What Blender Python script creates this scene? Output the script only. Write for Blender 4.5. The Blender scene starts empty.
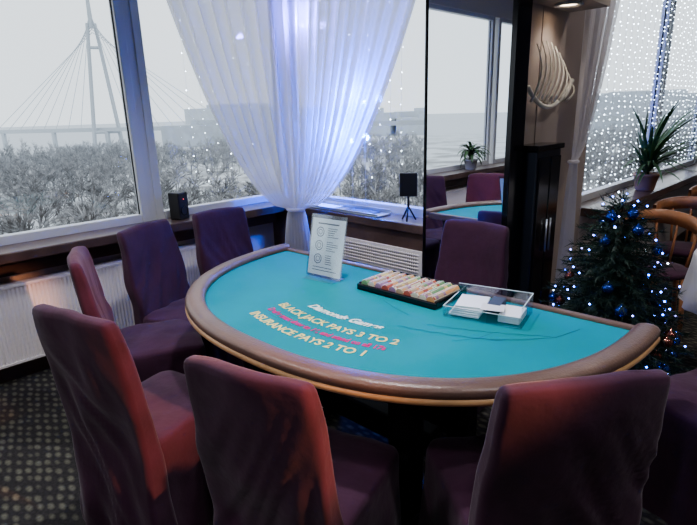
import bpy, bmesh, math, random
from mathutils import Vector, Matrix, noise
random.seed(7)
C=bpy.context.collection
pi=math.pi
# ---------------------------------------------------------------- helpers
def nd(nt,t,**k):
    n=nt.nodes.new(t)
    for a,b in k.items(): setattr(n,a,b)
    return n
def mat(name,col,rough=0.5,metal=0.0,bump=0.0,bscale=40,vary=0.0,vscale=8,sheen=0.0,spec=0.5,emit=None,estr=0.0,coat=0.0,detail=4):
    m=bpy.data.materials.new(name); m.use_nodes=True
    nt=m.node_tree; b=nt.nodes['Principled BSDF']
    b.inputs['Base Color'].default_value=(*col,1)
    b.inputs['Roughness'].default_value=rough
    b.inputs['Metallic'].default_value=metal
    b.inputs['Specular IOR Level'].default_value=spec
    b.inputs['Sheen Weight'].default_value=sheen
    b.inputs['Coat Weight'].default_value=coat
    if emit:
        b.inputs['Emission Color'].default_value=(*emit,1); b.inputs['Emission Strength'].default_value=estr
    if bump or vary:
        tc=nd(nt,'ShaderNodeTexCoord')
    if vary:
        n=nd(nt,'ShaderNodeTexNoise'); n.inputs['Scale'].default_value=vscale; n.inputs['Detail'].default_value=detail
        nt.links.new(tc.outputs['Object'],n.inputs['Vector'])
        r=nd(nt,'ShaderNodeValToRGB')
        r.color_ramp.elements[0].position=.3; r.color_ramp.elements[1].position=.7
        r.color_ramp.elements[0].color=(*[c*(1-vary) for c in col],1)
        r.color_ramp.elements[1].color=(*[min(1,c*(1+vary)) for c in col],1)
        nt.links.new(n.outputs['Fac'],r.inputs['Fac']); nt.links.new(r.outputs['Color'],b.inputs['Base Color'])
    if bump:
        n2=nd(nt,'ShaderNodeTexNoise'); n2.inputs['Scale'].default_value=bscale; n2.inputs['Detail'].default_value=detail
        nt.links.new(tc.outputs['Object'],n2.inputs['Vector'])
        bp=nd(nt,'ShaderNodeBump'); bp.inputs['Strength'].default_value=bump; bp.inputs['Distance'].default_value=.02
        nt.links.new(n2.outputs['Fac'],bp.inputs['Height']); nt.links.new(bp.outputs['Normal'],b.inputs['Normal'])
    return m
def link(o,parent=None,m=None):
    C.objects.link(o)
    if parent: o.parent=parent
    if m and o.type in('MESH','CURVE'): o.data.materials.append(m)
    return o
def empty(name,loc=(0,0,0),rz=0.0):
    o=bpy.data.objects.new(name,None); o.location=loc; o.rotation_euler=(0,0,rz); o.empty_display_size=.1
    C.objects.link(o); return o
def mesh_obj(name,verts,faces,m=None,parent=None,smooth=False,loc=None,rot=None):
    me=bpy.data.meshes.new(name); me.from_pydata([tuple(v) for v in verts],[],faces); me.update()
    if smooth:
        for p in me.polygons: p.use_smooth=True
    o=bpy.data.objects.new(name,me); link(o,parent,m)
    if loc: o.location=loc
    if rot: o.rotation_euler=rot
    return o
def box(name,lo,hi,m,parent=None,bev=0.004,seg=2,loc=None,rot=None):
    bm=bmesh.new(); bmesh.ops.create_cube(bm,size=1)
    s=[hi[i]-lo[i] for i in range(3)]; c=[(hi[i]+lo[i])/2 for i in range(3)]
    for v in bm.verts: v.co=Vector((v.co.x*s[0]+c[0],v.co.y*s[1]+c[1],v.co.z*s[2]+c[2]))
    if bev: bmesh.ops.bevel(bm,geom=bm.edges[:],offset=min(bev,min(s)*.45),segments=seg,affect='EDGES',profile=.5)
    me=bpy.data.meshes.new(name); bm.to_mesh(me); bm.free()
    o=bpy.data.objects.new(name,me); link(o,parent,m)
    if loc: o.location=loc
    if rot: o.rotation_euler=rot
    return o
def cyl_data(V,Fc,p0,p1,r0,r1,n=6,cap=True):
    p0=Vector(p0);p1=Vector(p1); d=(p1-p0)
    if d.length<1e-7: return
    d.normalize(); a=d.orthogonal().normalized(); b=d.cross(a); s=len(V)
    for p,r in((p0,r0),(p1,r1)):
        for i in range(n):
            t=2*pi*i/n; V.append(p+a*math.cos(t)*r+b*math.sin(t)*r)
    for i in range(n):
        j=(i+1)%n; Fc.append((s+i,s+j,s+n+j,s+n+i))
    if cap:
        Fc.append(tuple(s+i for i in range(n))[::-1]); Fc.append(tuple(s+n+i for i in range(n)))
def tube_data(V,Fc,pts,r,n=8,closed=False):
    pts=[Vector(p) for p in pts]; N=len(pts); s=len(V); prev=None
    for i,p in enumerate(pts):
        if closed: d=pts[(i+1)%N]-pts[i-1]
        else: d=pts[min(i+1,N-1)]-pts[max(i-1,0)]
        d.normalize()
        a=d.orthogonal().normalized() if prev is None else (prev-d*prev.dot(d)).normalized()
        prev=a; b=d.cross(a); rr=r[i] if isinstance(r,(list,tuple)) else r
        for k in range(n):
            t=2*pi*k/n; V.append(p+a*math.cos(t)*rr+b*math.sin(t)*rr)
    for i in range(N if closed else N-1):
        j=(i+1)%N
        for k in range(n):
            l=(k+1)%n; Fc.append((s+i*n+k,s+i*n+l,s+j*n+l,s+j*n+k))
    if not closed:
        Fc.append(tuple(s+k for k in range(n))[::-1]); Fc.append(tuple(s+(N-1)*n+k for k in range(n)))
def tube(name,pts,r,m,parent=None,n=8,closed=False):
    V=[];Fc=[]; tube_data(V,Fc,pts,r,n,closed); return mesh_obj(name,V,Fc,m,parent,True)
def lathe(name,prof,m,parent=None,n=32,loc=None):
    V=[];Fc=[]
    for r,z in prof:
        for i in range(n):
            t=2*pi*i/n; V.append((r*math.cos(t),r*math.sin(t),z))
    for k in range(len(prof)-1):
        for i in range(n):
            j=(i+1)%n; Fc.append((k*n+i,k*n+j,(k+1)*n+j,(k+1)*n+i))
    Fc.append(tuple(range(n))[::-1]); Fc.append(tuple((len(prof)-1)*n+i for i in range(n)))
    o=mesh_obj(name,V,Fc,m,parent,True,loc=loc); return o
def ico_data(V,Fc,c,r):
    c=Vector(c); s=len(V)
    for d in((1,0,0),(-1,0,0),(0,1,0),(0,-1,0),(0,0,1),(0,0,-1)): V.append(c+Vector(d)*r)
    for f in((0,2,4),(2,1,4),(1,3,4),(3,0,4),(2,0,5),(1,2,5),(3,1,5),(0,3,5)): Fc.append(tuple(s+i for i in f))

# ---------------------------------------------------------------- materials
M_wall=mat("wall_paint",(.60,.55,.53),.8,bump=.05,bscale=60)
M_wallb=mat("wall_brown",(.42,.36,.33),.7,bump=.05,bscale=50)
M_ceil=mat("ceiling_paint",(.62,.60,.57),.9,bump=.03)
M_frame=mat("window_frame_paint",(.64,.65,.67),.35)
M_sill=mat("sill_wood",(.11,.07,.062),.35,vary=.3,vscale=6,coat=.3)
M_rad=mat("radiator_enamel",(.88,.82,.81),.3)
M_black=mat("black_lacquer",(.008,.008,.01),.15)
M_blackm=mat("black_matte",(.015,.014,.016),.5)
M_chair=mat("plum_fabric",(.060,.020,.046),.8,bump=.45,bscale=7,vary=.22,vscale=5,sheen=.15,spec=.25,detail=8)
M_felt=mat("teal_felt",(.006,.270,.325),.85,bump=.08,bscale=300,vary=.08,vscale=3,sheen=.08,spec=.2)
M_leather=mat("brown_leather",(.165,.105,.085),.30,bump=.12,bscale=120,vary=.12,vscale=10)
M_tan=mat("lamplit_tan_trim",(.60,.36,.18),.35,vary=.15,vscale=8)
M_wood=mat("chair_wood",(.42,.19,.09),.4,vary=.3,vscale=9)
M_white=mat("white_plastic",(.8,.8,.8),.4)
M_paper=mat("paper",(.90,.92,.94),.6)
M_ink=mat("ink_dark",(.07,.09,.13),.6)
M_cloth=mat("white_tablecloth",(.70,.68,.70),.8,bump=.1,bscale=20)
M_yel=mat("yellow_print",(.85,.74,.30),.7)
M_red=mat("red_print",(.60,.03,.20),.7)
M_whp=mat("white_print",(.80,.88,.80),.7)
M_line=mat("dark_print",(.004,.06,.08),.7)
M_silver=mat("silver_metal",(.55,.57,.60),.3,metal=.8)
M_leaf=mat("leaf_green",(.05,.12,.045),.5,vary=.4,vscale=12)
M_needle=mat("fir_needles",(.018,.044,.032),.6,vary=.5,vscale=9)
M_trunk=mat("bark",(.06,.035,.02),.8,vary=.3)
M_pot=mat("ceramic_pot",(.42,.25,.17),.5)
M_potw=mat("white_pot",(.6,.6,.6),.4)
M_cab=mat("cabinet_dark",(.018,.022,.032),.3)
M_bone=mat("bleached_wood",(.74,.72,.66),.6)
M_mirror=mat("mirror_glass",(.95,.97,.98),.01,metal=1.0)
M_edge=mat("acrylic_edge",(.75,.85,.88),.2)
def thin(name,col,fac,rough):
    m=bpy.data.materials.new(name); m.use_nodes=True; nt=m.node_tree; nt.nodes.clear()
    o=nd(nt,'ShaderNodeOutputMaterial'); t=nd(nt,'ShaderNodeBsdfTransparent'); t.inputs['Color'].default_value=(*col,1)
    g=nd(nt,'ShaderNodeBsdfGlossy'); g.inputs['Roughness'].default_value=rough
    mx=nd(nt,'ShaderNodeMixShader'); mx.inputs[0].default_value=fac
    nt.links.new(t.outputs[0],mx.inputs[1]); nt.links.new(g.outputs[0],mx.inputs[2]); nt.links.new(mx.outputs[0],o.inputs[0]); return m
M_acr=thin("clear_acrylic",(.92,.95,.97),.10,.08)
M_glass=thin("window_glass",(.96,.98,.99),.04,0)
def sheer():
    m=bpy.data.materials.new("sheer_voile"); m.use_nodes=True; nt=m.node_tree; nt.nodes.clear()
    o=nd(nt,'ShaderNodeOutputMaterial'); t=nd(nt,'ShaderNodeBsdfTransparent')
    d=nd(nt,'ShaderNodeBsdfDiffuse'); d.inputs['Color'].default_value=(.86,.85,.88,1)
    tr=nd(nt,'ShaderNodeBsdfTranslucent'); tr.inputs['Color'].default_value=(.82,.81,.86,1)
    m1=nd(nt,'ShaderNodeMixShader'); m1.inputs[0].default_value=.5
    nt.links.new(d.outputs[0],m1.inputs[1]); nt.links.new(tr.outputs[0],m1.inputs[2])
    m2=nd(nt,'ShaderNodeMixShader'); m2.inputs[0].default_value=.78
    nt.links.new(t.outputs[0],m2.inputs[1]); nt.links.new(m1.outputs[0],m2.inputs[2]); nt.links.new(m2.outputs[0],o.inputs[0]); return m
M_sheer=sheer()
def emat(name,col,s): return mat(name,(.8,.8,.8),emit=col,estr=s)
M_bulbw=emat("bulb_white",(.70,.86,1),11)
M_bulbs=emat("bulb_bright",(.70,.85,1),18)
M_bulbb=emat("bulb_blue",(.06,.16,1),26)
M_bulbp=emat("bulb_violet",(.30,.3,1),10)
M_bulbwarm=emat("bulb_warm",(1,.75,.5),8)
def carpet():
    m=bpy.data.materials.new("patterned_carpet"); m.use_nodes=True; nt=m.node_tree; b=nt.nodes['Principled BSDF']
    b.inputs['Roughness'].default_value=.95; b.inputs['Specular IOR Level'].default_value=.1
    tc=nd(nt,'ShaderNodeTexCoord'); mp=nd(nt,'ShaderNodeMapping'); mp.inputs['Rotation'].default_value=(0,0,.5); mp.inputs['Scale'].default_value=(1,2.0,1)
    nt.links.new(tc.outputs['Object'],mp.inputs['Vector'])
    v=nd(nt,'ShaderNodeTexVoronoi'); v.inputs['Scale'].default_value=13; v.inputs['Randomness'].default_value=.3
    nt.links.new(mp.outputs[0],v.inputs['Vector'])
    r=nd(nt,'ShaderNodeValToRGB'); e=r.color_ramp.elements
    e[0].position=.18; e[0].color=(.20,.195,.155,1); e[1].position=.44; e[1].color=(.062,.058,.060,1)
    nt.links.new(v.outputs['Distance'],r.inputs['Fac'])
    n=nd(nt,'ShaderNodeTexNoise'); n.inputs['Scale'].default_value=60; nt.links.new(tc.outputs['Object'],n.inputs['Vector'])
    mx=nd(nt,'ShaderNodeMixRGB',blend_type='MULTIPLY'); mx.inputs[0].default_value=.7
    nt.links.new(r.outputs[0],mx.inputs[1]); nt.links.new(n.outputs['Fac'],mx.inputs[2]); nt.links.new(mx.outputs[0],b.inputs['Base Color'])
    return m
M_carpet=carpet()
def hazed(name,c0,c1,scale,haze=(.66,.70,.74),d0=30,d1=320,thr=(.42,.6)):  # fog is painted in: base colour fades to haze with distance
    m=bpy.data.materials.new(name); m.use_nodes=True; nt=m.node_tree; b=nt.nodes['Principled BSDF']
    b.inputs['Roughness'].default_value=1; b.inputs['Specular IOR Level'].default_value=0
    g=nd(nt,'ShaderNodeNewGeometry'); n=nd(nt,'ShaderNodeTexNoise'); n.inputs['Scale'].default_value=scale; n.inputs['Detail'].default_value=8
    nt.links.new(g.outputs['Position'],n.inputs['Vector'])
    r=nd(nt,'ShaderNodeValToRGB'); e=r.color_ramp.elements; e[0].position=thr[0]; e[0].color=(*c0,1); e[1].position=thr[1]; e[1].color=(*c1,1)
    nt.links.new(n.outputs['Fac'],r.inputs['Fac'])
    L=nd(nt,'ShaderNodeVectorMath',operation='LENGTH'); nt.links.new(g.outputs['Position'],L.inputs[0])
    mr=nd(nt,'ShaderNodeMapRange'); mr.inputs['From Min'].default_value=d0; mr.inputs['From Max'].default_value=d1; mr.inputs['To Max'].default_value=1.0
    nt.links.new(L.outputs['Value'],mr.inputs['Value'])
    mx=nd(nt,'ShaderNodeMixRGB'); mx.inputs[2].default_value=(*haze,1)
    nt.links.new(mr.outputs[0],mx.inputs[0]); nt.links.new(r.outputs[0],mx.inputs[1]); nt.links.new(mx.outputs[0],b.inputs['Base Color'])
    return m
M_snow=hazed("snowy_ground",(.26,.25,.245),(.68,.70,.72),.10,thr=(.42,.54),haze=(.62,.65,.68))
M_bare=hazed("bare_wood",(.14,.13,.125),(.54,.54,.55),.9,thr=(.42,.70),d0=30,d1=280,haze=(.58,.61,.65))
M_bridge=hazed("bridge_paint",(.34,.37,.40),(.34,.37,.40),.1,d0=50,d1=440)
M_cable=hazed("bridge_cable",(.50,.53,.56),(.50,.53,.56),.1,d0=50,d1=440)  # cable tone paled further to imitate fog
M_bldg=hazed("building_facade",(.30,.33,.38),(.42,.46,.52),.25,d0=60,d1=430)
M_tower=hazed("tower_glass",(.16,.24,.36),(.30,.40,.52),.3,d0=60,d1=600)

# ---------------------------------------------------------------- room shell
ZC=3.0
box("floor",(-3.9,-4.1,-.1),(3.6,9.3,0),M_carpet,bev=0)
box("ceiling",(-3.9,-4.1,ZC),(3.6,3.15,ZC+.1),M_ceil,bev=0)
box("ceiling",(-1.7,3.15,ZC),(3.6,9.3,ZC+.1),M_ceil,bev=0)
wm=empty("wall_west")
box("parapet",(-3.92,-4.1,0),(-3.72,3.15,.86),M_wall,wm,bev=0)
box("lintel",(-3.92,-4.1,2.72),(-3.72,3.15,ZC),M_wall,wm,bev=0)
wn=empty("wall_north")
box("parapet",(-3.72,2.97,0),(-1.72,3.15,.86),M_wall,wn,bev=0)
box("lintel",(-3.72,2.97,2.72),(-1.72,3.15,ZC),M_wall,wn,bev=0)
box("mirror_backing",(-2.02,2.775,0),(-1.505,3.15,ZC),M_wallb,wn,bev=0)
wa=empty("wall_annex")
box("pier",(-1.72,3.15,0),(-1.5,3.98,ZC),M_wallb,wa,bev=0)
box("parapet",(-1.72,3.98,0),(-1.5,9.3,.86),M_wall,wa,bev=0)
box("lintel",(-1.72,3.98,2.72),(-1.5,9.3,ZC),M_wall,wa,bev=0)
box("soffit",(-1.498,2.88,2.16),(-1.26,3.50,ZC-.002),M_wallb,wa,bev=0)
box("wall_far",(-1.5,9.2,0),(3.5,9.3,ZC),M_wallb,bev=0)
box("wall_east",(3.5,-4.1,0),(3.6,9.3,ZC),M_wall,bev=0)
box("wall_south",(-3.9,-4.1,0),(3.5,-4.0,ZC),M_wall,bev=0)
box("trim_sill",(-3.80,-4.0,.80),(-3.50,2.75,.865),M_sill,bev=.008)
box("trim_sill",(-3.72,-4.0,.70),(-3.62,2.75,.80),M_sill,bev=0)
box("trim_sill",(-1.72,3.99,.80),(-1.30,9.2,.865),M_sill,bev=.008)
lg=empty("trim_ledge")
box("ledge_body",(-3.72,2.78,0),(-2.03,2.97,.80),M_sill,lg,bev=0)
box("ledge_top",(-3.72,2.75,.80),(-2.03,2.98,.865),M_sill,lg,bev=.008)
vg=empty("vent_grille")
box("grille_frame",(-2.98,2.765,.50),(-2.06,2.78,.68),M_rad,vg,bev=.003)
for i in range(6):
    z=.525+i*.024; box("slat",(-2.95,2.757,z),(-2.09,2.768,z+.010),M_rad,vg,bev=.002)
V=[];Fc=[]
for i in range(46):
    x=-2.95+i*.0187; cyl_data(V,Fc,(x,2.762,.52),(x,2.762,.66),.0016,.0016,4)
mesh_obj("grille_bars",V,Fc,M_blackm,vg)
wi=0
def window(axis,pos,a,b,z0=.86,z1=2.74,fw=.062):
    global wi; wi+=1
    e=empty(f"window_{wi}")
    def bb(n,lo,hi,zl,zh,t0,t1,m):
        if axis=='u': box(n,(t0,lo,zl),(t1,hi,zh),m,e,bev=.006 if m is M_frame else 0)
        else: box(n,(lo,t0,zl),(hi,t1,zh),m,e,bev=.006 if m is M_frame else 0)
    t0,t1=pos-.035,pos+.035
    bb("frame_side",a,a+fw,z0,z1,t0,t1,M_frame); bb("frame_side",b-fw,b,z0,z1,t0,t1,M_frame)
    bb("frame_bottom",a+fw,b-fw,z0,z0+fw,t0,t1,M_frame); bb("frame_top",a+fw,b-fw,z1-fw,z1,t0,t1,M_frame)
    bb("gasket",a+fw,a+fw+.006,z0+fw,z1-fw,pos-.005,pos+.006,M_blackm)
    bb("gasket",b-fw-.006,b-fw,z0+fw,z1-fw,pos-.005,pos+.006,M_blackm)
    zz=z0+fw
    if axis=='u': q=[(pos,a+fw,zz),(pos,b-fw,zz),(pos,b-fw,z1-fw),(pos,a+fw,z1-fw)]
    else: q=[(a+fw,pos,zz),(b-fw,pos,zz),(b-fw,pos,z1-fw),(a+fw,pos,z1-fw)]
    mesh_obj("pane",q,[(0,1,2,3)],M_glass,e)
window('u',-3.78,1.73,3.0); window('u',-3.78,-1.02,1.68); window('u',-3.78,-3.8,-1.12)
window('v',3.03,-3.68,-2.03)
window('u',-1.62,4.0,5.97); window('u',-1.62,6.03,7.75); window('u',-1.62,7.81,9.18)
box("trim_post",(-3.83,1.675,.86),(-3.755,1.735,2.74),M_frame)
box("trim_post",(-3.86,3.0,.86),(-3.68,3.12,2.74),M_frame)
mr=empty("wall_mirror")
mesh_obj("mirror_pane",[(-2.03,2.755,.02),(-1.46,2.755,.02),(-1.46,2.755,2.98),(-2.03,2.755,2.98)],[(0,1,2,3)],M_mirror,mr)
box("mirror_edge",(-2.042,2.745,0),(-2.03,2.78,2.99),M_black,mr,bev=.002)
box("mirror_back",(-2.03,2.757,0),(-1.46,2.774,2.99),M_blackm,mr,bev=0)
box("column",(-1.46,2.71,0),(-1.425,2.86,2.995),M_black,bev=.004)

# ---------------------------------------------------------------- radiator
rd=empty("radiator",(-3.655,.75,0))
V=[];Fc=[]
n=110; L=2.5
for i in range(n*4+1):
    y=-L/2+L*i/(n*4); ph=(i%4)/4; x=.052+(.006 if ph in(.25,.5) else 0)
    V+= [Vector((x,y,.15)),Vector((x,y,.63))]
for i in range(n*4): Fc.append((2*i,2*i+2,2*i+3,2*i+1))
mesh_obj("front_panel",V,Fc,M_rad,rd)
box("top_grille",(-.045,-L/2,.625),(.06,L/2,.645),M_rad,rd,bev=.004)
box("bottom_rail",(-.045,-L/2,.135),(.06,L/2,.155),M_rad,rd,bev=.004)
box("end_cap",(-.045,-L/2-.006,.135),(.06,-L/2+.004,.645),M_rad,rd,bev=.003)
box("end_cap",(-.045,L/2-.004,.135),(.06,L/2+.006,.645),M_rad,rd,bev=.003)
box("rear_panel",(-.045,-L/2,.15),(-.035,L/2,.63),M_rad,rd,bev=0)
tube("valve_pipe",[(0,L/2+.05,0),(0,L/2+.05,.18),(0,L/2,.2)],.011,M_rad,rd)
box("bracket",(-.065,-.9,.2),(-.045,-.86,.55),M_rad,rd); box("bracket",(-.065,.86,.2),(-.045,.9,.55),M_rad,rd)
tube("leg",[(0,-.9,0),(0,-.9,.14)],.012,M_rad,rd); tube("leg",[(0,.9,0),(0,.9,.14)],.012,M_rad,rd)

# ---------------------------------------------------------------- blackjack table
TB=empty("blackjack_table",(-1.53,2.025,0),math.radians(2.0))
A,B,NN=1.085,1.085,2.35
def outl(a,b,k=120):
    pts=[]
    for i in range(k+1):
        t=pi-pi*i/k; c,s=math.cos(t),math.sin(t)
        pts.append(Vector((a*math.copysign(abs(c)**(2/NN),c),-b*abs(s)**(2/NN),0)))
    L=[0]
    for i in range(1,len(pts)): L.append(L[-1]+(pts[i]-pts[i-1]).length)
    out=[];j=0
    for q in range(k+1):
        d=L[-1]*q/k
        while j<len(L)-2 and L[j+1]<d: j+=1
        f=(d-L[j])/max(1e-9,L[j+1]-L[j]); out.append(pts[j].lerp(pts[j+1],f))
    return out
mid=outl(A-.045,B-.045)
def sweep(name,mid,sec,z,m,round_ends=True):
    V=[];Fc=[];N=len(mid);K=len(sec)
    frames=[]
    for i in range(N):
        d=(mid[min(i+1,N-1)]-mid[max(i-1,0)]).normalized(); nrm=Vector((d.y,-d.x,0))
        frames.append((mid[i],nrm,1.0,d))
    if round_ends:
        p,nr,_,d=frames[0]; pre=[(p-d*.045*math.sin(t),nr,math.cos(t),d) for t in(1.45,1.2,.9,.6,.3)]
        p,nr,_,d=frames[-1]; post=[(p+d*.045*math.sin(t),nr,math.cos(t),d) for t in(.3,.6,.9,1.2,1.45)]
        frames=pre+frames+post
    for p,nr,s,d in frames:
        for x,y in sec: V.append(p+nr*x*s+Vector((0,0,z+y*(.35+.65*s))))
    for i in range(len(frames)-1):
        for k in range(K):
            l=(k+1)%K; Fc.append((i*K+k,i*K+l,(i+1)*K+l,(i+1)*K+k))
    Fc.append(tuple(range(K))); Fc.append(tuple((len(frames)-1)*K+k for k in range(K))[::-1])
    return mesh_obj(name,V,Fc,m,TB,True)
sec=[]
for i in range(20):
    t=2*pi*i/20; c,s=math.cos(t),math.sin(t)
    sec.append((.045*math.copysign(abs(c)**.75,c),.025*math.copysign(abs(s)**.8,s)))
sweep("padded_rail",mid,sec,.783,M_leather)
sec2=[(x*.97+.004,y*.7) for x,y in sec]
sweep("rail_glow_trim",mid,sec2,.758,M_tan)  # tan colour stands in for warm lamp glow on the rail's outer side
inn=outl(A-.07,B-.07)
V=[Vector((p.x,min(p.y,0),.775)) for p in inn]; n=len(V)
V+=[Vector((v.x,v.y,.742)) for v in V]
Fc=[tuple(range(n)),tuple(range(n,2*n))[::-1]]+[(i,i+n,(i+1)%n+n,(i+1)%n) for i in range(n)]
mesh_obj("felt_top",V,Fc,M_felt,TB)
box("dealer_edge",(-A+.05,-.012,.738),(A-.05,.028,.788),M_leather,TB,bev=.008)
ap=outl(A-.2,B-.2)
V=[];Fc=[]
for p in ap: V+=[Vector((p.x,p.y,.62)),Vector((p.x,p.y,.741))]
for i in range(len(ap)-1): Fc.append((2*i,2*i+2,2*i+3,2*i+1))
Fc.append((0,1,2*len(ap)-1,2*len(ap)-2))
mesh_obj("apron",V,Fc,M_blackm,TB,True)
for sx in(-1,1):
    x=sx*.42
    box("pedestal",(x-.05,-.72,.06),(x+.05,-.62,.73),M_blackm,TB,bev=.008)
    box("pedestal",(x-.05,-.30,.06),(x+.05,-.20,.73),M_blackm,TB,bev=.008)
    box("foot",(x-.06,-.88,0),(x+.06,-.04,.07),M_blackm,TB,bev=.015)
    box("top_bar",(x-.04,-.85,.66),(x+.04,-.08,.738),M_blackm,TB,bev=.005)
box("stretcher",(-.42,-.50,.20),(.42,-.42,.32),M_blackm,TB,bev=.008)
def text(body,size,cx,y,m,shear=0,width=None,k=.42,z=.7762,name="print",bold=0):
    cu=bpy.data.curves.new(name,'FONT'); cu.body=body; cu.size=size; cu.align_x='CENTER'; cu.shear=shear; cu.extrude=.0004; cu.offset=bold
    o=bpy.data.objects.new(name,cu); C.objects.link(o)
    dg=bpy.context.evaluated_depsgraph_get(); me=bpy.data.meshes.new_from_object(o.evaluated_get(dg)); bpy.data.objects.remove(o)
    xs=[v.co.x for v in me.vertices]; w=max(xs)-min(xs); s=(width/w) if width else 1
    for v in me.vertices:
        v.co.x*=s; x=v.co.x; v.co.x+= -2*k*x*(v.co.y); v.co.y=v.co.y+k*x*x; v.co=Vector((v.co.x+cx,v.co.y+y,v.co.z+z))
    me.name=name; o=bpy.data.objects.new(name,me); link(o,TB,m); return o
text("BLACK JACK PAYS 3 TO 2",.060,.045,-.722,M_yel,width=.67,bold=.0014)
text("Dealer must draw to 16, and stand on all 17s",.042,.045,-.786,M_red,width=.66,bold=.0018)
text("INSURANCE PAYS 2 TO 1",.060,.022,-.868,M_yel,width=.65,bold=.0014)
text("Diamonds Games",.058,.035,-.622,M_whp,shear=.3,width=.42,bold=.0022)
V=[];Fc=[]
def strip(pts,w,z=.7763,closed=False):
    N=len(pts)
    for i in range(N-(0 if closed else 1)):
        a=Vector(pts[i]);b=Vector(pts[(i+1)%N]); d=(b-a).normalized(); q=Vector((-d.y,d.x))*w/2; s=len(V)
        for p in(a-q,b-q,b+q,a+q): V.append(Vector((p.x,p.y,z)))
        Fc.append((s,s+1,s+2,s+3))
strip([(.28+.02*i,-.56+.40*(.28+.02*i)**2*.9+.004*math.sin(i*1.7)) for i in range(20)],.0022)
strip([(.36+.02*i,-.50+.45*(.36+.02*i)**2*.9+.004*math.sin(i*2.1)) for i in range(22)],.0022)
strip([(.62,-.42),(.70,-.36),(.80,-.25),(.84,-.12)],.0022)
strip([(.52,-.52),(.58,-.44),(.60,-.36)],.0018)
strip([(.05,-.34),(.14,-.38),(.24,-.41)],.0018)
mesh_obj("layout_lines",V,Fc,M_line,TB)

# chip tray
CT=empty("chip_tray",(-1.45,1.865,.776),math.radians(1.5))
box("tray_base",(-.225,-.135,0),(.225,.125,.012),M_black,CT,bev=.003)
box("tray_rim",(-.225,-.135,0),(.225,-.122,.03),M_black,CT); box("tray_rim",(-.225,.112,0),(.225,.125,.04),M_black,CT)
box("tray_rim",(-.225,-.122,0),(-.212,.112,.035),M_black,CT); box("tray_rim",(.212,-.122,0),(.225,.112,.035),M_black,CT)
cc={'chip_red':(.55,.14,.10),'chip_orange':(.80,.42,.18),'chip_green':(.22,.42,.22),'chip_cream':(.82,.76,.6),'chip_violet':(.42,.25,.38),'chip_yellow':(.80,.66,.28),'chip_tan':(.60,.42,.28)}
CM={k:mat(k,v,.45) for k,v in cc.items()}
data={k:([],[]) for k in cc}; keys=list(cc)
for col in range(10):
    x=-.19+col*.0422; y=-.118
    base=random.choice(keys)
    while y<.104-random.random()*.02:
        if random.random()<.14: base=random.choice(keys)
        Vv,Ff=data[base]; th=.0034
        cyl_data(Vv,Ff,(x,y,.030),(x,y+th-.0007,.030),.0195,.0195,18)
        for kk in range(6):
            a=kk*pi/3+.2; Vc,Fcc=data['chip_cream'] if base!='chip_cream' else data['chip_red']
            if math.sin(a)>-.2: cyl_data(Vc,Fcc,(x+math.cos(a)*.0192,y+.0003,.030+math.sin(a)*.0192),(x+math.cos(a)*.0192,y+th-.0009,.030+math.sin(a)*.0192),.0026,.0026,4)
        y+=th
for k,(Vv,Ff) in data.items():
    if Vv: mesh_obj(k,Vv,Ff,CM[k],CT)

# sign holder
SG=empty("menu_sign_holder",(-1.92,1.73,.776),math.radians(6))
lean=math.radians(13)
box("sign_base",(-.10,-.05,0),(.10,.06,.004),M_acr,SG,bev=.001)
def lz(x,y,z): return (x,y*math.cos(lean)+z*math.sin(lean),z*math.cos(lean)-y*math.sin(lean)+.005)
def plate(name,x0,x1,z0,z1,y,m,t=.001):
    vs=[lz(x,yy,z) for yy in(y,y+t) for x,z in((x0,z0),(x1,z0),(x1,z1),(x0,z1))]
    mesh_obj(name,vs,[(0,1,2,3),(7,6,5,4),(0,4,5,1),(1,5,6,2),(2,6,7,3),(3,7,4,0)],m,SG)
plate("acrylic_front",-.118,.118,0,.325,-.004,M_acr,.002)
plate("sheet",-.110,.110,.012,.305,0,M_paper)
plate("acrylic_back",-.118,.118,0,.325,.002,M_acr,.002)
V=[];Fc=[]
def ring(cx,cz,r,w,y):
    s=len(V);n=20
    for i in range(n):
        a=2*pi*i/n
        V.append(Vector(lz(cx+r*math.cos(a),y,cz+r*math.sin(a)))); V.append(Vector(lz(cx+(r-w)*math.cos(a),y,cz+(r-w)*math.sin(a))))
    for i in range(n):
        j=(i+1)%n; Fc.append((s+2*i,s+2*j,s+2*j+1,s+2*i+1))
def bar(x0,x1,z0,z1,y):
    s=len(V)
    for x,z in((x0,z0),(x1,z0),(x1,z1),(x0,z1)): V.append(Vector(lz(x,y,z)))
    Fc.append((s,s+1,s+2,s+3))
for cz in(.235,.165,.095):
    ring(-.05,cz,.026,.004,-.0006); ring(-.05,cz,.014,.003,-.0006)
    for q in range(5): bar(.0,.03+.045*random.random(),cz+.02-.011*q,cz+.023-.011*q,-.0006)
bar(-.07,.07,.276,.282,-.0006); bar(-.08,.08,.035,.038,-.0006); bar(-.08,.05,.05,.053,-.0006)
mesh_obj("printed_figures",V,Fc,M_ink,SG)

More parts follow.
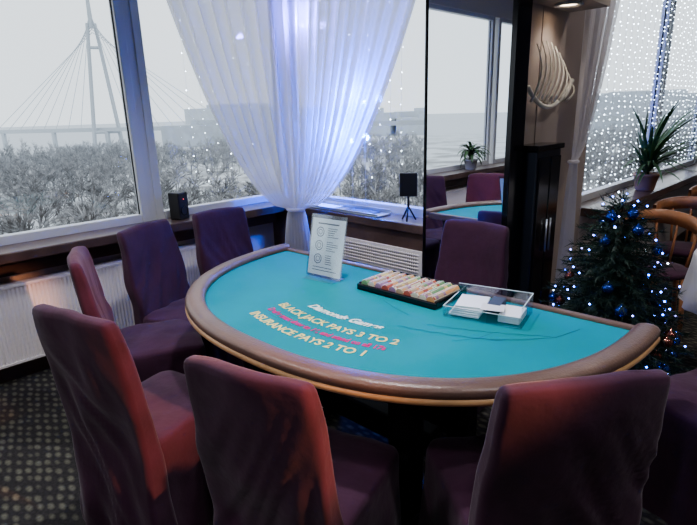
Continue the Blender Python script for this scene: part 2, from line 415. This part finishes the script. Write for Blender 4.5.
# card tray (acrylic)
SH=empty("card_discard_tray",(-1.03,1.84,.776),math.radians(14))
box("tray_floor",(-.16,-.10,0),(.16,.10,.004),M_acr,SH,bev=.001)
for lo,hi in(((-.16,-.10,.004),(.16,-.096,.045)),((-.16,.096,.004),(.16,.10,.085)),((-.16,-.096,.004),(-.156,.096,.045)),((.156,-.096,.004),(.16,.096,.085))):
    box("tray_wall",lo,hi,M_acr,SH,bev=.001)
    box("tray_lip",(lo[0],lo[1],hi[2]),(hi[0],hi[1],hi[2]+.003),M_edge,SH,bev=.001)
for i in range(5): box("card_stack",(-.14+.004*i,-.08+.004*i,.005+.009*i),(-.015+.003*i,.07+.003*i,.0135+.009*i),M_paper,SH,bev=.001,rot=(0,0,.03*i))
box("card_block",(.06,-.07,.005),(.145,.06,.035),M_paper,SH,bev=.002)
box("card_shoe_insert",(.0,-.02,.005),(.055,.085,.055),M_ink,SH,bev=.003)
box("loose_cards",(-.02,-.09,.052),(.07,-.01,.054),M_white,SH,bev=.0005,rot=(0,0,.15))

# ---------------------------------------------------------------- covered chairs
def dense_rr(hx,hy,r):
    pts=[]; nx,ny,nc=22,14,4
    def arc(cx,cy,a0):
        for i in range(nc):
            a=a0+pi/2*i/nc; pts.append((cx+r*math.cos(a),cy+r*math.sin(a)))
    arc(hx-r,hy-r,0)
    for i in range(nx): pts.append((hx-r-(2*hx-2*r)*i/nx,hy))
    arc(-hx+r,hy-r,pi/2)
    for i in range(ny): pts.append((-hx,hy-r-(2*hy-2*r)*i/ny))
    arc(-hx+r,-hy+r,pi)
    for i in range(nx): pts.append((-hx+r+(2*hx-2*r)*i/nx,-hy))
    arc(hx-r,-hy+r,1.5*pi)
    for i in range(ny): pts.append((hx,-hy+r+(2*hy-2*r)*i/ny))
    return pts
def make_chair_mesh(seed):
    rnd=random.Random(seed); off=Vector((rnd.random()*50,rnd.random()*50,0))
    key=[(0,.245,.060),(.12,.238,.055),(.24,.230,.050),(.36,.225,.046),(.46,.222,.042),(.58,.221,.038),(.70,.218,.036),(.82,.211,.034),(.90,.206,.032),(.945,.203,.029),(.962,.199,.024),(.970,.193,.017),(.974,.180,.008)]
    lv=[]
    for i in range(len(key)-1):
        z0,a0,b0=key[i];z1,a1,b1=key[i+1]; k=max(1,int((z1-z0)/.02))
        for j in range(k): f=j/k; lv.append((z0+(z1-z0)*f,a0+(a1-a0)*f,b0+(b1-b0)*f))
    lv.append(key[-1])
    V=[];Fc=[];K=None
    sg=1 if rnd.random()<.5 else -1
    for z,hw,ht in lv:
        pts=dense_rr(hw,ht,min(ht*.7,.02)); K=len(pts)
        yc=-.225-(.075*max(0,(z-.42)/.55)**1.2)
        for x,y in pts:
            cur=-.018*(1-(x/.21)**2)*max(0,min(1,(z-.45)/.3))
            crown=(.012*(1-(x/hw)**2)+noise.noise(Vector((x*9,0,0))+off)*.008) if z>.9 else 0
            p=Vector((x,y+yc+cur,z+crown))
            nz=noise.noise(Vector((p.x*6,p.y*4,p.z*4))+off)*.014
            w=noise.noise(Vector((p.x*5+sg*p.z*2.0,0,p.z*1.2))+off)
            nz+=.0055*math.sin(w*18)*min(1,max(0,(.93-z)/.25))
            lowf=max(0,(.55-z)/.55)
            nz+=lowf*.014*math.sin(p.x*36+seed+2.5*noise.noise(p*3+off))
            p.y+=nz; p.x+=noise.noise(Vector((p.y*9,p.z*6,3))+off)*.008
            if z<.4: p+=Vector((x*.25,(y)*.5,0))*(.4-z)*.14
            V.append(p)
    for i in range(len(lv)-1):
        for k in range(K):
            l=(k+1)%K; Fc.append((i*K+k,i*K+l,(i+1)*K+l,(i+1)*K+k))
    Fc.append(tuple((len(lv)-1)*K+k for k in range(K)))
    V2=[];F2=[]
    sl=[(0,1.07,1),(.06,1.06,1),(.12,1.045,.95),(.18,1.03,.85),(.24,1.02,.7),(.30,1.01,.5),(.36,1.0,.35),(.42,1.0,.2),(.455,.995,.05),(.470,.975,0),(.478,.93,0),(.482,.8,0),(.486,.6,0),(.488,.35,0),(.489,.1,0)]
    pts=dense_rr(.222,.225,.045); K2=len(pts)
    for z,s,f in sl:
        for k,(x,y) in enumerate(pts):
            a=2*pi*k/K2; fold=1+f*(.030*math.sin(a*13+seed)+.020*math.sin(a*7+2*seed))
            p=Vector((x*s*fold,y*s*fold+.005,z))
            p.z+=(noise.noise(p*9+off)*.012 if z>.45 else 0)
            p.x+=noise.noise(p*7+off)*.006; p.y+=noise.noise(p*6-off)*.006
            V2.append(p)
    for i in range(len(sl)-1):
        for k in range(K2):
            l=(k+1)%K2; F2.append((i*K2+k,i*K2+l,(i+1)*K2+l,(i+1)*K2+k))
    F2.append(tuple((len(sl)-1)*K2+k for k in range(K2)))
    return (V,Fc),(V2,F2)
def chair(px,py,fx,fy,seed,sc=1.0,wx=1.0):
    f=Vector((fx,fy)).normalized(); c=Vector((px,py))+f*.285
    e=empty("banquet_chair",(c.x,c.y,0),math.atan2(-f.x,f.y)); e.scale=(wx,1,sc)
    a,b=make_chair_mesh(seed)
    mesh_obj("back_cover",*a,M_chair,e,True); mesh_obj("seat_cover",*b,M_chair,e,True)
    return e
chair(-3.14,1.90,.95,.05,1)
chair(-3.06,1.34,.93,.36,2)
chair(-2.68,.83,.38,.92,3)
chair(-1.85,.525,-.26,.97,4)
chair(-1.06,.68,-.277,.96,5)
chair(-.41,1.20,-.80,.60,6,wx=1.08)
chair(-.0,2.18,-.87,.40,8)
chair(-1.54,2.56,.03,-1,7)

# ---------------------------------------------------------------- curtains
def curtain(name,path,G,z_top,z_tie,nf,amp,expo=.6,width=.10,rows=60,cols=420,seed=0,tail=True):
    P=[Vector((x,y)) for x,y in path]; L=[0]
    for i in range(1,len(P)): L.append(L[-1]+(P[i]-P[i-1]).length)
    def at(s):
        d=s*L[-1]
        for i in range(1,len(P)):
            if d<=L[i]+1e-9:
                f=(d-L[i-1])/(L[i]-L[i-1]); return P[i-1].lerp(P[i],f)
        return P[-1]
    tan0=(P[-1]-P[0]).normalized(); nrm=Vector((-tan0.y,tan0.x))
    e=empty(name)
    V=[];Fc=[]
    for r in range(rows+1):
        h=r/rows; z=z_tie+(z_top-z_tie)*h
        g=h**expo
        for c in range(cols+1):
            s=c/cols
            top=at(s); gp=Vector(G)+tan0*(s-.5)*width
            p=gp.lerp(top,g)
            ph=s*nf*2*pi+1.3*math.sin(s*9+seed)+.5*noise.noise(Vector((s*6,h*2,seed)))
            am=amp*(.35+.65*g)*(.6+.6*abs(noise.noise(Vector((s*14,0,seed+3)))*2))
            off=am*math.sin(ph)+am*.5*math.sin(ph*.37+seed)
            q=p+nrm*off
            V.append(Vector((q.x,q.y,z)))
    for r in range(rows):
        for c in range(cols):
            a=r*(cols+1)+c; Fc.append((a,a+1,a+cols+2,a+cols+1))
    mesh_obj("drape",V,Fc,M_sheer,e,True)
    if tail:
        V=[];Fc=[]; cols2=200
        for r in range(31):
            h=r/30; z=z_tie-(z_tie-.03)*h; w=width+(.20)*h**.6
            for c in range(cols2+1):
                s=c/cols2; gp=Vector(G)+tan0*(s-.5)*w
                q=gp+nrm*(amp*.7*math.sin(s*14*2*pi*.6+seed+.4*h))
                V.append(Vector((q.x,q.y,z)))
        for r in range(30):
            for c in range(cols2):
                a=r*(cols2+1)+c; Fc.append((a,a+1,a+cols2+2,a+cols2+1))
        mesh_obj("tail",V,Fc,M_sheer,e,True)
    pts=[]
    for i in range(24):
        t=2*pi*i/24; q=Vector(G)+tan0*math.cos(t)*(width*.55)+nrm*math.sin(t)*(amp*.8+.01); pts.append((q.x,q.y,z_tie))
    tube("tie_band",pts,.012,M_sheer,e,8,True)
    return e,P
curtain("sheer_curtain",[(-3.60,1.76),(-3.60,2.45),(-3.50,2.75),(-3.25,2.90),(-2.00,2.90)],(-3.17,2.60),2.86,.88,20,.050,expo=.53,width=.12,seed=1.0)
tube("curtain_rod",[(-3.60,1.0,2.90),(-3.60,2.72,2.90),(-3.5,2.86,2.90),(-3.3,2.90,2.90),(-2.06,2.90,2.90)],.014,M_frame)
curtain("sheer_curtain",[(-1.40,3.54),(-1.40,4.16)],(-1.40,3.52),2.86,1.25,12,.02,seed=2.0,width=.06,cols=220)
tube("curtain_rod",[(-1.40,3.52,2.90),(-1.40,9.1,2.90)],.014,M_frame)

# ---------------------------------------------------------------- string lights
def strings(name,items,m,r=.006):
    e=empty(name); V=[];Fc=[];W=[];WF=[]
    for top,bot,sp in items:
        top=Vector(top);bot=Vector(bot); k=int((top-bot).length/sp)
        cyl_data(W,WF,top,bot,.0008,.0008,3,False)
        for i in range(k):
            p=top.lerp(bot,(i+.5+random.uniform(-.3,.3))/k)+Vector((random.uniform(-.008,.008),random.uniform(-.008,.008),0))
            ico_data(V,Fc,p,r*random.uniform(.7,1.2))
    mesh_obj("bulbs",V,Fc,m,e); mesh_obj("wires",W,WF,M_silver,e)
strings("string_lights",[((-3.70,y,2.7),(-3.70,y,1.0+random.random()*.4),.12) for y in [2.06+.11*i for i in range(7)]],M_bulbs,r=.0045)
strings("string_lights",[((x,2.965,2.7),(x,2.965,1.0+random.random()*.3),.12) for x in [-3.5+.1*i for i in range(12)]],M_bulbs,r=.0048)
strings("string_lights",[((-1.555,y,2.7),(-1.555,y,.95),.050) for y in [4.15+.14*i for i in range(34)]],M_bulbw,r=.0058)
def led(loc,col,power,m):
    e=empty("led_lamp",loc)
    lathe("housing",[(.012,-.03),(.018,-.025),(.018,.0),(.012,.004)],M_frame,e,16)
    V=[];Fc=[]; ico_data(V,Fc,(0,0,.012),.012); mesh_obj("diode",V,Fc,m,e)
    l=bpy.data.lights.new("led",'POINT'); l.color=col; l.energy=power; l.shadow_soft_size=.03
    o=bpy.data.objects.new("led",l); link(o,e); o.location=(0,0,.03)
    tube("cable",[(0,0,-.03),(0,.0,.867-loc[2])],.0018,M_frame,e,6)
led((-2.88,2.95,1.38),(.0,.10,1.0),110,M_bulbb)
led((-2.74,2.95,1.66),(.0,.10,1.0),60,M_bulbb)
led((-3.35,2.92,2.25),(.16,.16,1.0),30,M_bulbp)

# ---------------------------------------------------------------- things on sills
sp=empty("sill_speaker",(-3.64,1.86,.865),math.radians(-70))
box("body",(-.05,-.05,0),(.05,.05,.20),M_blackm,sp,bev=.008)
V=[];Fc=[]
tube_data(V,Fc,[(.034*math.cos(2*pi*i/20),.051,.065+.034*math.sin(2*pi*i/20)) for i in range(20)],.003,6,True)
mesh_obj("cone_ring",V,Fc,M_black,sp,True)
V=[];Fc=[]; ico_data(V,Fc,(0,.052,.15),.005); mesh_obj("indicator",V,Fc,emat("red_led",(1,.05,.03),4),sp)
dt=empty("metal_tray",(-2.82,2.85,.866))
box("plate",(-.42,-.085,0),(.36,.065,.012),M_silver,dt); box("lip",(-.42,.058,.012),(.36,.065,.04),M_silver,dt,bev=.002); box("lip",(-.42,-.085,.012),(.36,-.078,.025),M_silver,dt,bev=.002)
box("folded_papers",(-.38,-.06,.013),(-.12,.05,.02),M_paper,dt,bev=.001); box("folded_papers",(-.02,-.06,.013),(.28,.05,.018),M_ink,dt,bev=.001)
st=empty("tablet_stand",(-2.23,2.83,.866),.7)
V=[];Fc=[]
for k in range(3):
    a=k*2*pi/3+.3; tube_data(V,Fc,[(0,0,.10),(.055*math.cos(a),.055*math.sin(a),.004)],.006,6)
mesh_obj("tripod_legs",V,Fc,M_blackm,st,True)
tube("stem",[(0,0,.09),(0,.0,.20)],.008,M_blackm,st)
box("screen",(-.06,-.018,.17),(.06,-.004,.33),M_blackm,st,bev=.006)
box("clamp",(-.02,-.006,.18),(.02,.012,.22),M_black,st,bev=.003)
def leafy(name,loc,n,ln,m,potm,w=.02,pr=.09,ph=.16,up=.9,seed=1,droop=.5,xmin=-.14):
    rnd=random.Random(seed); e=empty(name,loc)
    lathe("pot",[(pr*.7,0),(pr*.75,.01),(pr,ph-.02),(pr*1.07,ph-.02),(pr*1.07,ph),(pr*.93,ph),(pr*.9,ph-.03)],potm,e,24)
    V=[];Fc=[]
    for i in range(n):
        a=rnd.uniform(0,2*pi); el=rnd.uniform(.2,1.5)*up; l=ln*rnd.uniform(.7,1.1); d=Vector((math.cos(a),math.sin(a),0)); sd=Vector((-d.y,d.x,0))
        h0=rnd.uniform(0,.12); p=Vector((0,0,ph-.02+h0)); s=len(V); seg=8; ang=el
        for k in range(seg+1):
            t=k/seg; ww=w*(math.sin(pi*min(1,t*.9+.12)))**.7+.001
            V.append(p-sd*ww+Vector((0,0,ww*.3))); V.append(p.copy()); V.append(p+sd*ww+Vector((0,0,ww*.3)))
            p=p+(d*math.cos(ang)+Vector((0,0,math.sin(ang))))*(l/seg); ang-=droop/seg*2.2
        for k in range(seg):
            q=s+3*k; Fc.append((q,q+1,q+4,q+3)); Fc.append((q+1,q+2,q+5,q+4))
    for v in V:
        if v.x<xmin*.5: v.x=xmin*.5+(v.x-xmin*.5)*.12
        v.x=max(v.x,xmin)
        if v.z<.02: v.z=.02
    mesh_obj("leaves",V,Fc,m,e,True); tube("stem",[(0,0,ph-.05),(0,0,ph+.1)],.02,M_trunk,e)
    return e
leafy("potted_dracaena",(-1.40,5.15,.866),95,.66,M_leaf,M_pot,.013,.10,.15,seed=3,droop=.35,xmin=-.13)
leafy("potted_fern",(-3.61,-.33,.866),70,.28,M_leaf,M_potw,.018,.085,.13,seed=5,droop=.8,xmin=-.10)

# ---------------------------------------------------------------- christmas tree
def xmas(loc,h,r):
    e=empty("christmas_tree",loc); rnd=random.Random(11)
    tube("trunk",[(0,0,.0),(0,0,h*.95)],[.03,.008],M_trunk,e)
    V=[];Fc=[];tips=[]
    tiers=28
    for t in range(tiers):
        f=t/(tiers-1); z=.16+(h-.18)*f; R=r*(1-f)**.55+.035; nb=int(28*(1-f)+8)
        for b in range(nb):
            a=2*pi*(b+rnd.random()*.6)/nb+t*.7; L=R*rnd.uniform(.68,1.0)
            d=Vector((math.cos(a),math.sin(a),0)); p0=Vector((0,0,z)); p1=p0+d*L+Vector((0,0,-.10*L+.05*rnd.random()))
            cyl_data(V,Fc,p0,p1,.004,.002,3,False); tips.append((p0.lerp(p1,rnd.uniform(.8,1)),f))
            nn=int(L/.0055); dd=(p1-p0).normalized()
            for k in range(nn):
                q=p0.lerp(p1,.12+.88*k/nn)
                ax=Vector((rnd.gauss(0,1),rnd.gauss(0,1),rnd.gauss(0,1)*.8)); ax=(ax-dd*ax.dot(dd)).normalized()
                tip=q+(ax*.9+dd*.6).normalized()*rnd.uniform(.03,.055); sdv=dd.cross(ax)*.003; s=len(V)
                V+=[q-sdv,q+sdv,tip]; Fc.append((s,s+1,s+2))
    mesh_obj("branches",V,Fc,M_needle,e)
    A1=([],[]);A2=([],[]);A3=([],[])
    for i,(p,f) in enumerate(rnd.sample(tips,min(len(tips),150))):
        T=(A1,A1,A1,A2,A1,A1,A3)[i%7]; ico_data(T[0],T[1],p+Vector((0,0,.012)),.0055)
    mesh_obj("lights_blue",*A1,M_bulbb,e); mesh_obj("lights_violet",*A2,M_bulbp,e); mesh_obj("lights_white",*A3,M_bulbw,e)
    bm1=mat("bauble_blue",(.05,.10,.40),.15,metal=.8); bm2=mat("bauble_copper",(.35,.13,.10),.15,metal=.9)
    for i,(p,f) in enumerate(rnd.sample(tips,40)):
        lathe("bauble",[(.001,-.028),(.014,-.024),(.024,-.013),(.028,0),(.024,.013),(.014,.024),(.005,.028),(.005,.036)],bm2 if i%4==0 else bm1,e,16,loc=tuple(p-Vector((0,0,.03))))
    lathe("stand",[(.16,0),(.16,.02),(.05,.05),(.04,.12)],M_blackm,e,24)
xmas((-.86,2.82,0),1.16,.45)

# ---------------------------------------------------------------- annex furniture
cb=empty("display_cabinet",(-1.5,0,0))
box("carcass",(.003,2.90,.0),(.14,3.22,1.36),M_cab,cb,bev=.01)
box("top",(.002,2.89,1.36),(.155,3.23,1.39),M_black,cb)
for i in range(2): box("door",(.14,2.92+.145*i,.06),(.152,3.055+.145*i,1.32),M_black,cb,bev=.006)
for y in(3.035,3.085): tube("handle",[(.165,y,.75),(.165,y,.95)],.006,M_silver,cb)
rb=empty("rib_sculpture",(-1.485,3.24,1.58))
V=[];Fc=[]
tube_data(V,Fc,[(.02,-.30+.055*i,.02+.0045*(i-5)**2) for i in range(12)],.014,8)
for i in range(9):
    y=-.25+i*.060; ht=.34-.006*(i-2)**2
    tube_data(V,Fc,[(.02+.03*math.sin(pi*t/7),y+.05*math.sin(pi*t/7*.8),.05+ht*t/7) for t in range(8)],[.009-.0008*t for t in range(8)],6)
mesh_obj("ribs",V,Fc,M_bone,rb,True); box("mount",(-.015,-.02,.03),(.02,.02,.07),M_bone,rb)
def wood_chair(x,y,rz):
    e=empty("wooden_armchair",(x,y,0),rz)
    lathe("seat",[(.19,.43),(.215,.44),(.22,.46),(.21,.475),(.1,.48)],M_chair,e,28)
    for sx,sy in((-.16,-.16),(.16,-.16),(-.16,.16),(.16,.16)): tube("leg",[(sx*1.15,sy*1.15,0),(sx,sy,.44)],[.014,.02],M_wood,e)
    pts=[(.25*math.cos(a),.25*math.sin(a),.74+.06*math.cos(a+pi/2)) for a in [pi+.1+i*(pi-.2)/16 for i in range(17)]]
    V=[];Fc=[]
    for i,p in enumerate(pts):
        q=Vector(p); o=Vector((p[0],p[1],0)).normalized()
        for dx,dz in((-.012,-.05),(.012,-.05),(.014,.05),(-.010,.05)): V.append(q+o*dx+Vector((0,0,dz)))
    for i in range(16):
        for k in range(4): l=(k+1)%4; Fc.append((i*4+k,i*4+l,i*4+4+l,i*4+4+k))
    Fc+=[(0,1,2,3),(67,66,65,64)]
    mesh_obj("bent_back",V,Fc,M_wood,e,True)
    for i in(1,5,8,11,15):
        p=pts[i]; tube("spindle",[(p[0]*.8,p[1]*.8,.45),(p[0],p[1],p[2]-.02)],.009,M_wood,e)
wood_chair(-.98,4.10,math.radians(200)); wood_chair(-.97,4.85,math.radians(190)); wood_chair(-.95,5.9,math.radians(190))
def rtable(x,y):
    e=empty("round_dining_table",(x,y,0))
    V=[];Fc=[];n=96; prof=[(.001,.752),(.2,.752),(.42,.752),(.448,.748),(.455,.735),(.46,.66),(.47,.58),(.48,.50),(.485,.44)]
    for k,(r,z) in enumerate(prof):
        f=max(0,(k-4)/4)
        for i in range(n):
            t=2*pi*i/n; rr=r*(1+f*.035*math.sin(t*14)); V.append(Vector((rr*math.cos(t),rr*math.sin(t),z)))
    for k in range(len(prof)-1):
        for i in range(n):
            j=(i+1)%n; Fc.append((k*n+i,k*n+j,(k+1)*n+j,(k+1)*n+i))
    mesh_obj("tablecloth",V,Fc,M_cloth,e,True)
    lathe("pedestal",[(.24,0),(.23,.025),(.05,.06),(.035,.2),(.035,.7),(.2,.74)],M_blackm,e,24)
rtable(-.22,3.68); rtable(.1,5.4)
box("baseboard_west",(-3.72,-4,0),(-3.70,2.78,.09),M_sill,bev=.003)
box("baseboard_annex",(-1.5,3.95,0),(-1.485,9.2,.09),M_sill,bev=.003)

# ---------------------------------------------------------------- lamps
def downlight(x,y,zc,power,col,blend=.8,size=2.3):
    e=empty("ceiling_downlight",(x,y,zc))
    lathe("bezel",[(.075,-.001),(.08,-.012),(.06,-.014),(.055,-.002)],M_frame,e,24)
    lathe("lens",[(.001,-.004),(.055,-.004),(.055,-.003),(.001,-.003)],M_bulbwarm,e,24)
    l=bpy.data.lights.new("spot",'SPOT'); l.energy=power; l.color=col; l.spot_size=size; l.spot_blend=blend; l.shadow_soft_size=.08
    o=bpy.data.objects.new("spot",l); link(o,e); o.location=(0,0,-.03)
for x,y,p in((-1.5,1.5,150),(-2.6,.3,85),(.3,1.4,70),(-1.4,-.9,90),(.8,-.9,70),(1.6,2.2,70)): downlight(x,y,ZC,p,(.97,.97,1))
downlight(-1.38,3.2,2.16,6,(1,.88,.76)); downlight(-.7,3.9,ZC,40,(1,.93,.86)); downlight(.6,5,ZC,80,(1,.90,.80))
def track_spot(x,y,z,tgt,power,col,ang,blend=.6):
    e=empty("track_spotlight",(x,y,z)); d=(Vector(tgt)-Vector((x,y,z))).normalized()
    tube("stem",[(0,0,ZC-z),(0,0,.0)],.012,M_black,e)
    V=[];Fc=[]; cyl_data(V,Fc,-d*.10,d*.06,.05,.06,20); mesh_obj("head",V,Fc,M_black,e)
    V=[];Fc=[]; cyl_data(V,Fc,d*.0601,d*.064,.045,.045,20); mesh_obj("lens",V,Fc,M_bulbwarm,e)
    l=bpy.data.lights.new("spot",'SPOT'); l.energy=power; l.color=col; l.spot_size=ang; l.spot_blend=blend; l.shadow_soft_size=.05
    o=bpy.data.objects.new("spot",l); link(o,e); o.location=d*.09; o.rotation_euler=d.to_track_quat('-Z','Y').to_euler()
track_spot(1.9,1.75,2.3,(-1.38,.60,.70),1000,(1,.42,.18),math.radians(15),.8)
track_spot(1.9,2.00,2.5,(-2.62,.86,.80),1000,(1,.45,.24),math.radians(7.5),.8)

# ---------------------------------------------------------------- outdoors
GZ=-11.0
S=1600
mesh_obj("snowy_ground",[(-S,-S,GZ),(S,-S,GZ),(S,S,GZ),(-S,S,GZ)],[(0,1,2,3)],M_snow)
def bare(seed):
    rnd=random.Random(seed); segs=[]
    def rec(p,d,l,r,k):
        q=p+d*l; segs.append((p,q,r,r*.65))
        if k==0: return
        for i in range(3 if k>1 else 4):
            dd=(d+Vector((rnd.gauss(0,.55),rnd.gauss(0,.55),rnd.uniform(-.15,.35)))).normalized(); rec(p.lerp(q,rnd.uniform(.4,1)),dd,l*rnd.uniform(.6,.85),r*.6,k-1)
    rec(Vector((0,0,0)),Vector((0,0,1)),1.7,.12,4)
    return segs
protos=[bare(s) for s in(1,2,3,4)]
patches=[]
for pi_ in range(3):
    V=[];Fc=[]
    for _ in range(42):
        x=random.uniform(-11,11);y=random.uniform(-11,11);s=random.uniform(.5,1.5); sg=random.choice(protos); za=random.uniform(0,6.28); ca,sa=math.cos(za),math.sin(za)
        for p,q,r0,r1 in sg:
            P=Vector((x+(p.x*ca-p.y*sa)*s,y+(p.x*sa+p.y*ca)*s,p.z*s));Q=Vector((x+(q.x*ca-q.y*sa)*s,y+(q.x*sa+q.y*ca)*s,q.z*s))
            d=(Q-P).normalized(); a=d.orthogonal().normalized(); b=d.cross(a); k=len(V)
            r0=max(r0,.028)*s;r1=max(r1,.022)*s
            for t in(0,2.09,4.19): V.append(P+(a*math.cos(t)+b*math.sin(t))*r0)
            for t in(0,2.09,4.19): V.append(Q+(a*math.cos(t)+b*math.sin(t))*r1)
            Fc.extend([(k,k+1,k+4,k+3),(k+1,k+2,k+5,k+4),(k+2,k,k+3,k+5)])
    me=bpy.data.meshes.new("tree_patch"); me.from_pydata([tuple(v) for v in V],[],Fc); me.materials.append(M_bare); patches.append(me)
BT=empty("bare_trees",(0,0,GZ))
for gx in range(-230,231,19):
    for gy in range(-100,231,19):
        d=math.hypot(gx,gy); a=math.degrees(math.atan2(gy,gx))%360
        if d<36 or d>232 or not(15<a<220): continue
        if noise.noise(Vector((gx*.017,gy*.017,0)))<-.13 and d>50: continue
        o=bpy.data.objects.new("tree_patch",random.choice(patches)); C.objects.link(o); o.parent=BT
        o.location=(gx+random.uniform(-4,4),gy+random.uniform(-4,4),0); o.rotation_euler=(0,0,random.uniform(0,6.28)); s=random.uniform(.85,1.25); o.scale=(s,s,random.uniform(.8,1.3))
BR=empty("cable_stayed_bridge")
dv=Vector((-.932,.3625,0)).normalized(); D=275.0
base=dv*D; side=Vector((-dv.y,dv.x,0))
V=[];Fc=[]
topz=1.6+D*.185
for s in(-1,1):
    cyl_data(V,Fc,base+side*s*6+Vector((0,0,GZ)),base+side*s*1.5+Vector((0,0,topz-10)),1.0,.8,6)
cyl_data(V,Fc,base+Vector((0,0,topz-12)),base+Vector((0,0,topz)),1.2,.8,6)
cyl_data(V,Fc,base-side*5+Vector((0,0,-4)),base+side*5+Vector((0,0,-4)),.8,.8,6)
cyl_data(V,Fc,base-side*2.6+Vector((0,0,topz-20)),base+side*2.6+Vector((0,0,topz-20)),.7,.7,6)
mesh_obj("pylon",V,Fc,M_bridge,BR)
V=[];Fc=[]
rdv=(side*1.0+dv*.8).normalized()
for k in range(1,10):
    for s in(-1,1):
        cyl_data(V,Fc,base+Vector((0,0,topz-2-k*1.3)),base+rdv*s*k*7+Vector((0,0,-2)),.13,.13,4,False)
mesh_obj("cables",V,Fc,M_cable,BR)
V=[];Fc=[]; cyl_data(V,Fc,base-rdv*260+Vector((0,0,-3)),base+rdv*220+Vector((0,0,-3)),1.2,1.2,4)
for k in range(-6,7): cyl_data(V,Fc,base+rdv*k*30+Vector((0,0,GZ)),base+rdv*k*30+Vector((0,0,-3)),1.2,1.2,6)
mesh_obj("deck",V,Fc,M_bridge,BR)
for i in range(26):
    a=math.radians(random.uniform(85,150)); r=random.uniform(250,420); w=random.uniform(14,30); h=random.uniform(8,18)
    e=empty("distant_building",(r*math.cos(a),r*math.sin(a),GZ),random.random())
    box("block",(-w,-w*.5,0),(w,w*.5,h),M_bldg,e,bev=0); box("roof",(-w*.6,-w*.3,h),(w*.5,w*.3,h+2),M_bldg,e,bev=0)
tw=empty("office_tower",(-108,176,GZ),.6)
box("shaft",(-5,-5,0),(5,5,46),M_tower,tw,bev=0); box("crown",(-4,-4,46),(4,4,50),M_bldg,tw,bev=0)
V=[];Fc=[]
for k in range(14):
    z=2+k*3.2
    s=len(V); V+=[Vector((-5.1,-5.1,z)),Vector((5.1,-5.1,z)),Vector((5.1,5.1,z)),Vector((-5.1,5.1,z))]
    V+=[v+Vector((0,0,.6)) for v in V[s:s+4]]
    for i in range(4): j=(i+1)%4; Fc.append((s+i,s+j,s+4+j,s+4+i))
mesh_obj("floor_bands",V,Fc,M_bldg,tw)

# ---------------------------------------------------------------- world
w=bpy.data.worlds.new("overcast"); bpy.context.scene.world=w; w.use_nodes=True; nt=w.node_tree
bg=nt.nodes['Background']; tc=nd(nt,'ShaderNodeTexCoord'); n1=nd(nt,'ShaderNodeTexNoise'); n1.inputs['Scale'].default_value=2.0
nt.links.new(tc.outputs['Generated'],n1.inputs['Vector'])
r=nd(nt,'ShaderNodeValToRGB'); r.color_ramp.elements[0].color=(.79,.86,.94,1); r.color_ramp.elements[1].color=(.91,.96,1,1)
nt.links.new(n1.outputs['Fac'],r.inputs['Fac']); nt.links.new(r.outputs[0],bg.inputs['Color']); bg.inputs['Strength'].default_value=1.5
try: bpy.context.scene.view_settings.look='AgX - Medium High Contrast'
except Exception: pass

# ---------------------------------------------------------------- camera
th=math.radians(16.0); ro=math.radians(1.6)
f0=Vector((0,math.cos(th),-math.sin(th)));R0=Vector((1,0,0));U0=Vector((0,math.sin(th),math.cos(th)))
R=R0*math.cos(ro)-U0*math.sin(ro); U=U0*math.cos(ro)+R0*math.sin(ro)
rot=Matrix.Rotation(math.radians(45),3,'Z'); f0=rot@f0;R=rot@R;U=rot@U
cam=bpy.data.cameras.new("camera"); co=bpy.data.objects.new("camera",cam); C.objects.link(co)
cam.lens=27.0; cam.clip_start=.02; cam.clip_end=5000
m=Matrix((R,U,-f0)).transposed().to_4x4(); m.translation=(0,0,1.6); co.matrix_world=m
bpy.context.scene.camera=co
